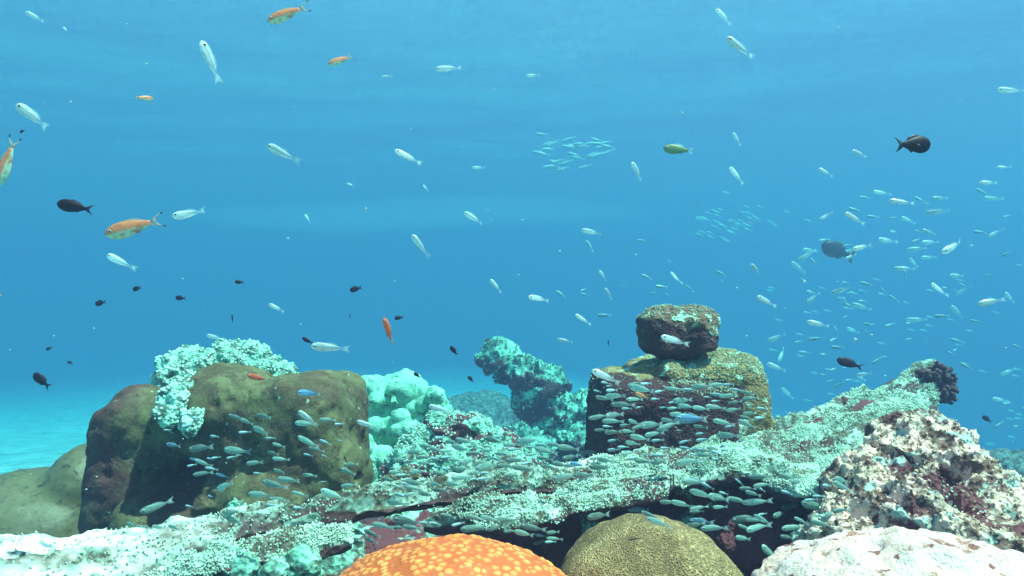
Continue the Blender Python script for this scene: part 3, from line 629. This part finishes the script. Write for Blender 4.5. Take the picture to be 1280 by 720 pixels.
def joined(kit, key, name, skip=()):
    if key not in MESH:
        V, F_, mi, ms = [], [], [], []
        for p, (v, f, m_) in kit.items():
            if p in skip: continue
            if m_ not in ms: ms.append(m_)
            F_ += [tuple(x+len(V) for x in q) for q in f]; V += [tuple(x) for x in v]; mi += [ms.index(m_)]*len(f)
        MESH[key] = mesh_from(name, V, F_, ms, mi=mi)
    return MESH[key]
def pose(o, head, tail_, d, turn=0., roll=0.):
    """head and tail in the photograph's pixels at distance d; turn = degrees swung towards/away from the viewer"""
    a = P(head[0], head[1], d); b = P(tail_[0], tail_[1], d); v = a-b; L = np.linalg.norm(v)
    dirv = Vector(v/L); t = R(turn); X = Vector((dirv.x*math.cos(t), math.sin(t), dirv.z*math.cos(t))).normalized()
    L = L/max(.3, math.cos(t)); up = Vector((0, 0, 1))
    if abs(X.z) > .97: up = Vector((0, -.3, 1))
    Y = up.cross(X).normalized(); Z = X.cross(Y)
    M = Matrix((X, Y, Z)).transposed().to_4x4() @ Matrix.Rotation(R(roll), 4, 'X')
    o.matrix_world = Matrix.Translation(Vector((a+b)/2)) @ M @ Matrix.Scale(L, 4)
    return L

K_silver = [fish_kit(.225, .11, MF_silver, MF_fin, .6, .11, .32, .035, bend=b_, ped=.2, eye=.026) for b_ in (0, .12, -.12, .2, -.2, .06)]
K_school = [fish_kit(h_, .11, MF_school, MF_fin, .6, .13, p_, .03, bend=b_, ped=.22, eye=.026) for b_, h_, p_ in ((0, .25, .36), (.09, .22, .32), (-.09, .27, .38), (.16, .23, .34), (-.05, .20, .40), (-.17, .24, .35))]
K_blue = fish_kit(.27, .13, MF_blue, MF_fin, .6, .15, .36, .05, eye=.03)
K_orange = fish_kit(.27, .13, MF_orange, MF_ofin, 1.1, .16, .40, .035, eye=.018, ped=.3, tips=True)
K_red = fish_kit(.27, .13, MF_red, MF_ofin, .8, .15, .38, .06, eye=.026, ped=.3)
K_dark = fish_kit(.42, .17, MF_dark, MF_dfin, 1.1, .20, .40, .07, eye=.022, ped=.22, ring=False)
K_slim = fish_kit(.32, .15, MF_dark, MF_dfin, 1.2, .14, .40, .04, eye=.022, ped=.22, ring=False)
K_yel = fish_kit(.30, .13, MF_yel, MF_fin, 1.0, .18, .38, .05, eye=.03)
K_grey = fish_kit(.46, .2, MF_grey, MF_grey, .5, .22, .42, .08, eye=.02, ring=False)

def big_fish(name, kit, key, head, tail_, d, label, group=None, turn=0., roll=0.):
    o = empty(name, (0, 0, 0)); pose(o, head, tail_, d, turn, roll)
    for p, me in parted(kit, key, name).items():
        c = bpy.data.objects.new(p.rstrip('-1'), me); COL.objects.link(c); c.parent = o
    return tag(o, label, 'fish', group)
def small_fish(name, kit, key, head, tail_, d, label, group=None, turn=0., roll=0.):
    o = link(name, joined(kit, key, name)); pose(o, head, tail_, d, turn, roll); return tag(o, label, 'fish', group)

# --- orange, dark and other single fish
big_fish('orange_fish', K_orange, 'o', (333, 25), (387, 9), .95, 'orange fish at the top edge heading down left', turn=8)
big_fish('orange_fish', K_orange, 'o', (411, 81), (441, 69), 1.3, 'small orange fish with a pale belly right below the topmost orange fish', turn=-10)
big_fish('orange_fish', K_orange, 'o', (131, 293), (204, 274), .85, 'largest orange fish, pale green belly, swimming left in open water')
big_fish('red_fish', K_red, 'r', (479, 397), (492, 432), 1.1, 'slim red orange fish swimming steeply upwards above the lobed coral', turn=15)
big_fish('orange_fish', K_orange, 'o', (-3, 232), (19, 172), .8, 'orange pink fish cut by the left edge, tail pointing up')
big_fish('red_fish', K_red, 'r', (309, 469), (336, 475), clear_depth(322, 471, 1.5), 'small salmon orange fish beside the turquoise knobbly coral')
big_fish('orange_fish', K_orange, 'o', (187, 121), (172, 124), 1.2, 'tiny orange and white fish seen almost head on, upper left', turn=50)
small_fish('orange_fish', K_orange, 'oj', (2, 369), (-8, 368), 1.3, 'orange speck of a fish cut by the left edge, halfway down')
small_fish('orange_fish', K_orange, 'oj', (794, 491), (812, 499), clear_depth(803, 495, 1.35), 'little orange fish among the silver ones before the dark block coral')
big_fish('dark_fish', K_dark, 'd', (1166, 179), (1116, 182), .95, 'dark maroon damselfish with forked tail heading right, upper right', turn=10)
big_fish('dark_fish', K_slim, 'ds', (71, 254), (118, 263), 1.0, 'slim dark brown fish heading left above the largest orange fish')
big_fish('dark_fish', K_dark, 'd', (42, 467), (63, 485), 1.3, 'dark damselfish angled up left over the sand at the left edge')
for h_, t_, d_, lab in (((294, 352), (305, 353), 1.6, 'round dark fish above the turquoise coral, highest of the small dark ones'), ((219, 372), (233, 373), 1.7, 'small dark fish, rightmost of the three in a shallow arc at left'),
        ((165, 362), (178, 359), 1.8, 'small dark fish, middle and highest of three in a shallow arc'), ((118, 380), (134, 377), 1.8, 'small dark fish, leftmost of the three in a shallow arc'),
        ((437, 363), (453, 359), 1.6, 'small dark oval fish above the curved silver fish'), ((493, 398), (505, 396), 1.9, 'small dark oval fish just right of the slim red orange fish'),
        ((563, 433), (572, 444), 1.8, 'small dark fish between the lobed coral and leaning pinnacle'), ((290, 393), (291, 405), 1.7, 'thin dark vertical fish below the round dark fish'),
        ((437, 392), (438, 400), 2.0, 'tiny dark vertical sliver of a fish under the dark oval fish'), ((24, 165), (32, 163), 1.5, 'tiny dark fish at upper left above the orange tail'),
        ((760, 425), (761, 433), 2.0, 'tiny dark vertical fish left of the round coral head'), ((517, 466), (526, 472), 2.3, 'dim dark fish just above the lobed coral top'),
        ((585, 470), (592, 478), 2.6, 'dim dark fish left of the pinnacle neck'), ((57, 437), (66, 434), 3.0, 'faint grey fish over the sand at far left'), ((84, 452), (92, 455), 3.2, 'faint small fish right of the dark fish at far left')):
    small_fish('dark_fish', K_dark, 'dj', h_, t_, d_, lab, 'small dark damselfish in the open water', turn=random.uniform(-15, 15))
big_fish('dark_fish', K_slim, 'ds', (1046, 449), (1080, 460), 1.9, 'dark mottled fish hovering left of the bushy coral')
big_fish('slate_fish', K_grey, 'g', (1027, 306), (1068, 322), 6, 'blurred slate grey fish hanging in the right water')
big_fish('yellow_green_fish', K_yel, 'y', (829, 185), (869, 189), 1.4, 'yellow green fish alone in the middle upper water')
small_fish('dark_fish', K_slim, 'dsj', (378, 422), (392, 430), 1.4, 'brown slim fish touching the curved silver fish')
small_fish('dark_fish', K_dark, 'dj', (1228, 520), (1240, 528), 3.0, 'faint dark fish right of the bushy coral')

# --- named silver fish in open water
SV = [((254, 52), (273, 104), 'large silver fish pointing straight up near the top left'), ((20, 130), (67, 164), 'long silver fish slanting up left near the left edge'), ((332, 180), (373, 204), 'silver fish slanting up left in the middle of the left water'),
      ((34, 16), (56, 28), 'small silver fish in the top left corner'), ((544, 86), (577, 84), 'slender silver fish lying level near the top middle'), ((494, 188), (527, 206), 'silver fish slanting up left, upper middle water'),
      ((590, 209), (607, 210), 'small bright silver fish seen from the front, upper middle'), ((580, 265), (606, 281), 'silver fish with a black eye in the lighter water band'), ((515, 293), (535, 323), 'silver fish rising steeply below the lighter water band'),
      ((215, 270), (263, 266), 'bright white silver fish swimming level beside the largest orange fish'), ((131, 318), (166, 335), 'silver fish slanting up left beneath the largest orange fish'), ((613, 349), (627, 367), 'short silver fish rising in the middle water'),
      ((389, 432), (438, 437), 'curved silver fish swimming left just above the brown boulder coral'), ((336, 380), (357, 391), 'small silver fish below the round dark fish'), ((257, 419), (279, 424), 'small silver fish just above the turquoise knobbly coral'),
      ((727, 287), (754, 293), 'silver fish with fins spread in the middle right water'), ((789, 203), (806, 226), 'silver fish rising beneath the yellow green fish'), ((916, 166), (926, 183), 'small silver fish pointing up, upper right water'),
      ((912, 209), (930, 231), 'silver fish rising steeply left of the dark damselfish'), ((908, 46), (941, 75), 'bright silver fish slanting up left near the top right'), ((896, 10), (914, 31), 'small silver fish touching the top edge at right'),
      ((1246, 112), (1278, 114), 'silver fish swimming level at the upper right edge'), ((660, 371), (691, 375), 'silver fish swimming left above the pinnacle'), ((719, 393), (739, 407), 'bright silver fish left of the round coral head'),
      ((697, 424), (717, 428), 'pale silver fish between the pinnacle and the round coral head'), ((749, 338), (759, 351), 'small pink flecked silver fish above the block coral'), ((756, 360), (767, 376), 'small rising silver fish just below the pink flecked one'),
      ((838, 340), (850, 356), 'small silver fish rising above the round coral head'), ((938, 330), (953, 343), 'small silver fish slanting up left, right of the round coral head'), ((945, 370), (971, 384), 'bright silver fish level with the round coral head top'),
      ((1056, 266), (1082, 281), 'bright silver fish up and right of the slate grey fish'), ((1112, 250), (1141, 256), 'silver fish swimming level below the dark damselfish'), ((1010, 402), (1037, 408), 'bright silver fish with dark eye right of the round coral head'),
      ((1163, 354), (1182, 371), 'silver fish slanting up left in the far right water'), ((1174, 315), (1216, 303), 'long pale green silver fish heading down left at right'), ((1222, 380), (1256, 374), 'pale silver fish near the right edge above the bushy coral'),
      ((1064, 312), (1092, 306), 'silver fish touching the slate grey fish'), ((1024, 275), (1040, 265), 'bright silver fish curled above the slate grey fish'), ((1065, 188), (1086, 196), 'pale silver fish just left of the dark damselfish'),
      ((1024, 210), (1040, 222), 'faint silver fish in the upper right water'), ((740, 463), (776, 479), 'silver fish at the left top corner of the block coral'), ((825, 420), (862, 432), 'silver fish crossing the round coral head'),
      ((372, 514), (400, 533), 'bright silver fish with round eye before the brown boulder coral'), ((536, 507), (566, 516), 'silver blue fish over the right end of the lobed coral'), ((445, 527), (472, 535), 'silver fish before the left side of the lobed coral'),
      ((78, 33), (87, 42), 'tiny silver fish beside the top left corner fish'), ((433, 229), (443, 232), 'tiny pale fish above the lighter water band'), ((381, 268), (389, 280), 'tiny silver fish in the left part of the lighter band'), ((529, 231), (536, 240), 'tiny silver fish above the right part of the lighter band'),
      ((657, 94), (676, 95), 'faint slender fish at the top middle'), ((476, 96), (491, 95), 'faint slender fish left of the level silver fish at top'), ((1247, 208), (1262, 211), 'pale silver fish near the right edge below the dark damselfish'), ((1226, 228), (1248, 228), 'faint level silver fish near the right edge'),
      ((116, 409), (121, 413), 'tiny bright fish left of the turquoise knobbly coral')]
for i, (h_, t_, lab) in enumerate(SV):
    L = math.hypot(h_[0]-t_[0], h_[1]-t_[1]); d = min(max(.048*F/L, .85), 4.0); mx_, my_ = (h_[0]+t_[0])/2, (h_[1]+t_[1])/2
    d = clear_depth(mx_, my_, d); k = i % 6
    f = big_fish if L > 24 else small_fish
    f('silver_fish', K_silver[k], ('s%d' if f is big_fish else 'sj%d') % k, h_, t_, d, lab, 'silver fish in the open water', turn=random.uniform(-18, 18), roll=random.uniform(-15, 15))

# --- the shoals
SHOAL = []
def shoal(name, region, n, l0, l1, d0, d1, kits, ang, spread, label, group, inside=None, gap=.05, keep=0.):
    x0, y0, x1, y1 = region; k = 0; tries = 0; mine = []
    while k < n and tries < n*60:
        tries += 1; px = random.uniform(x0, x1); py = random.uniform(y0, y1)
        if inside and not inside(px, py): continue
        L = random.uniform(l0, l1)*(1 if random.random() < .65 else .62)
        if any(abs(px-a) < .30*(L+c) and abs(py-b_) < .11*(L+c) for a, b_, c in mine): continue
        mine.append((px, py, L)); a = R(ang+random.gauss(0, spread)); d = random.uniform(d0, d1); d = clear_depth(px, py, d, gap+random.uniform(0, .05))
        hx, hy = px+L/2*math.cos(a), py-L/2*math.sin(a); tx, ty = px-L/2*math.cos(a), py+L/2*math.sin(a)
        SHOAL.append((L, kits, (hx, hy), (tx, ty), d, label, group)); k += 1
def poly(pts):
    def f(x, y):
        c = False
        for i in range(len(pts)):
            (x1, y1), (x2, y2) = pts[i], pts[i-1]
            if (y1 > y) != (y2 > y) and x < (x2-x1)*(y-y1)/(y2-y1)+x1: c = not c
        return c
    return f
shoal('a', (742, 466, 955, 585), 95, 12, 34, 1.0, 1.42, K_school, 180, 9, 'small grey green fish in the shoal before the dark front of the block coral', 'shoal before the block coral', poly([(745, 480), (770, 470), (830, 480), (955, 480), (958, 540), (900, 575), (745, 585)]))
shoal('b', (480, 545, 760, 640), 70, 18, 38, 1.25, 1.7, K_school, 178, 7, 'small grey green fish in the shoal behind the table coral, below the pinnacle', 'shoal below the pinnacle', poly([(560, 540), (735, 555), (750, 580), (600, 600), (490, 630), (480, 600), (500, 575)]))
shoal('c', (150, 520, 460, 665), 60, 12, 36, 1.15, 1.5, K_school, 176, 10, 'small grey green fish in the shoal before the brown boulder coral', 'shoal before the brown boulder coral', poly([(200, 540), (300, 500), (440, 530), (460, 620), (300, 655), (150, 668), (160, 640), (250, 620)]))
shoal('d', (440, 630, 700, 700), 26, 24, 44, .95, 1.12, K_school, 178, 8, 'small grey green fish hiding in the hollow above the orange coral', 'shoal above the orange coral', poly([(420, 668), (520, 642), (640, 648), (700, 668), (700, 688), (640, 664), (540, 658), (430, 684)]))
shoal('e', (850, 585, 1080, 705), 38, 18, 42, .95, 1.3, K_school, 172, 12, 'small grey green fish in the dark hollow right of the olive brain coral', 'shoal in the right hollow', poly([(860, 600), (960, 590), (1060, 600), (1060, 640), (980, 690), (935, 705), (915, 650)]))
shoal('f', (700, 560, 960, 660), 16, 22, 36, .95, 1.15, K_school, 178, 10, 'small grey green fish drifting above the olive brain coral and ledge', 'shoal over the olive brain coral')
shoal('g', (965, 235, 1278, 545), 100, 9, 26, 3.0, 6.5, K_silver, 176, 22, 'small silver fish of the loose crowd in the right water', 'loose silver fish in the right water', poly([(1000, 330), (1060, 240), (1278, 230), (1278, 560), (1215, 540), (1205, 450), (1150, 445), (1060, 480), (970, 500), (965, 440)]))
shoal('i', (680, 250, 960, 420), 16, 8, 18, 3.0, 5.0, K_silver, 160, 30, 'tiny faint silver fish above the block coral', 'faint silver fish above the block coral', poly([(700, 300), (900, 300), (960, 420), (905, 425), (890, 375), (800, 380), (760, 420), (700, 400)]))
BL = [(865, 523, 44, 'electric blue striped fish before the block coral'), (832, 372+0, 0, ''), (798, 636, 30, 'bright blue fish above the olive brain coral top'), (877, 652, 34, 'blue striped fish at the right side of the olive brain coral'), (871, 601, 26, 'blue fish in the ledge right of the block coral foot'), (722, 580, 20, 'small blue fish left of the block coral foot'), (387, 491, 30, 'blue grey fish at the top of the brown boulder coral'), (217, 556, 20, 'pale blue fish before the left side of the brown boulder coral'), (508, 654, 30, 'blue fish tucked in the ledge above the orange coral')]
for (px, py, L, lab) in BL:
    if L: big_fish('blue_fish', K_blue, 'b', (px-L/2, py-1), (px+L/2, py+2), clear_depth(px, py, 1.2, .06), lab, 'blue fish over the reef', turn=random.uniform(-12, 12))
SHOAL.sort(key=lambda s: -s[0])
NIND = 236
rest = []
for i, (L, kits, h_, t_, d, lab, grp) in enumerate(SHOAL):
    k = random.randrange(6); tn = max(-32, min(32, random.gauss(0, 22)))
    key = ('q' if kits is K_school else 'sj')+str(k)
    if i < NIND: small_fish('silver_fish', kits[k], key, h_, t_, d, lab, grp, turn=tn)
    else: rest.append((h_, t_, d, tn))
# the two far shoals and whatever is past counting: one object
for k in range(34):
    px, py = random.gauss(715, 24), random.gauss(190, 10); a = random.uniform(-.5, .3); rest.append(((px-9, py-9*a), (px+9, py+9*a), random.uniform(8, 9.5), 0))
for k in range(46):
    px, py = random.gauss(920, 38), random.gauss(278, 13); rest.append(((px-6, py-2), (px+6, py+2), random.uniform(11, 13), 0))
for k in range(60):
    px, py = random.uniform(960, 1278), random.uniform(330, 560); d = random.uniform(8, 12); d2 = clear_depth(px, py, d, .05)
    if d2 >= d: rest.append(((px-6, py-1), (px+6, py+1), d, 0))
me = joined(K_silver[0], 'sj0', 'silver_fish'); bv = np.array([v.co[:] for v in me.vertices]); bf = [tuple(p.vertices) for p in me.polygons]; bi = [p.material_index for p in me.polygons]
V, F_, mi = [], [], []
dummy = bpy.data.objects.new('d', None)
for (h_, t_, d, tn) in rest:
    pose(dummy, h_, t_, d, tn); M = np.array(dummy.matrix_basis); F_ += [tuple(x+len(V) for x in f) for f in bf]; mi += bi; V += ((bv @ M[:3, :3].T)+M[:3, 3]).tolist()
bpy.data.objects.remove(dummy)
MF_far = simple('far_silver', (.34, .58, .60), .5); 
fo = link('distant_shoal', mesh_from('distant_shoal', V, F_, [MF_far, MF_fin, MF_eye, MF_ring], mi=mi))
tag(fo, 'faint distant shoal of tiny silver fish in the upper and right water', 'fish shoal', kind='stuff')

V0, F0 = ico(1) if False else ico(2)
V, F_ = [], []
for k in range(420):
    d = random.uniform(.5, 5)**1.0; p = P(random.uniform(-60, 1340), random.uniform(-40, 640), d); r = random.uniform(.0005, .0013)*(1+.25*d)
    hit = clear_depth(640+p[0]/d*F, 360-(p[2]-H)/d*F, d, .02)
    if hit < d: continue
    q = V0*r*np.array((random.uniform(.6, 1.6), 1, random.uniform(.5, 1.2)))+p; F_ += [tuple(x+len(V) for x in f) for f in F0]; V += q.tolist()
tag(link('marine_snow', mesh_from('marine_snow', V, F_, simple('marine_snow', (.6, .7, .66), .9, alpha=.6))), 'tiny pale specks drifting in the water', 'specks', kind='stuff')
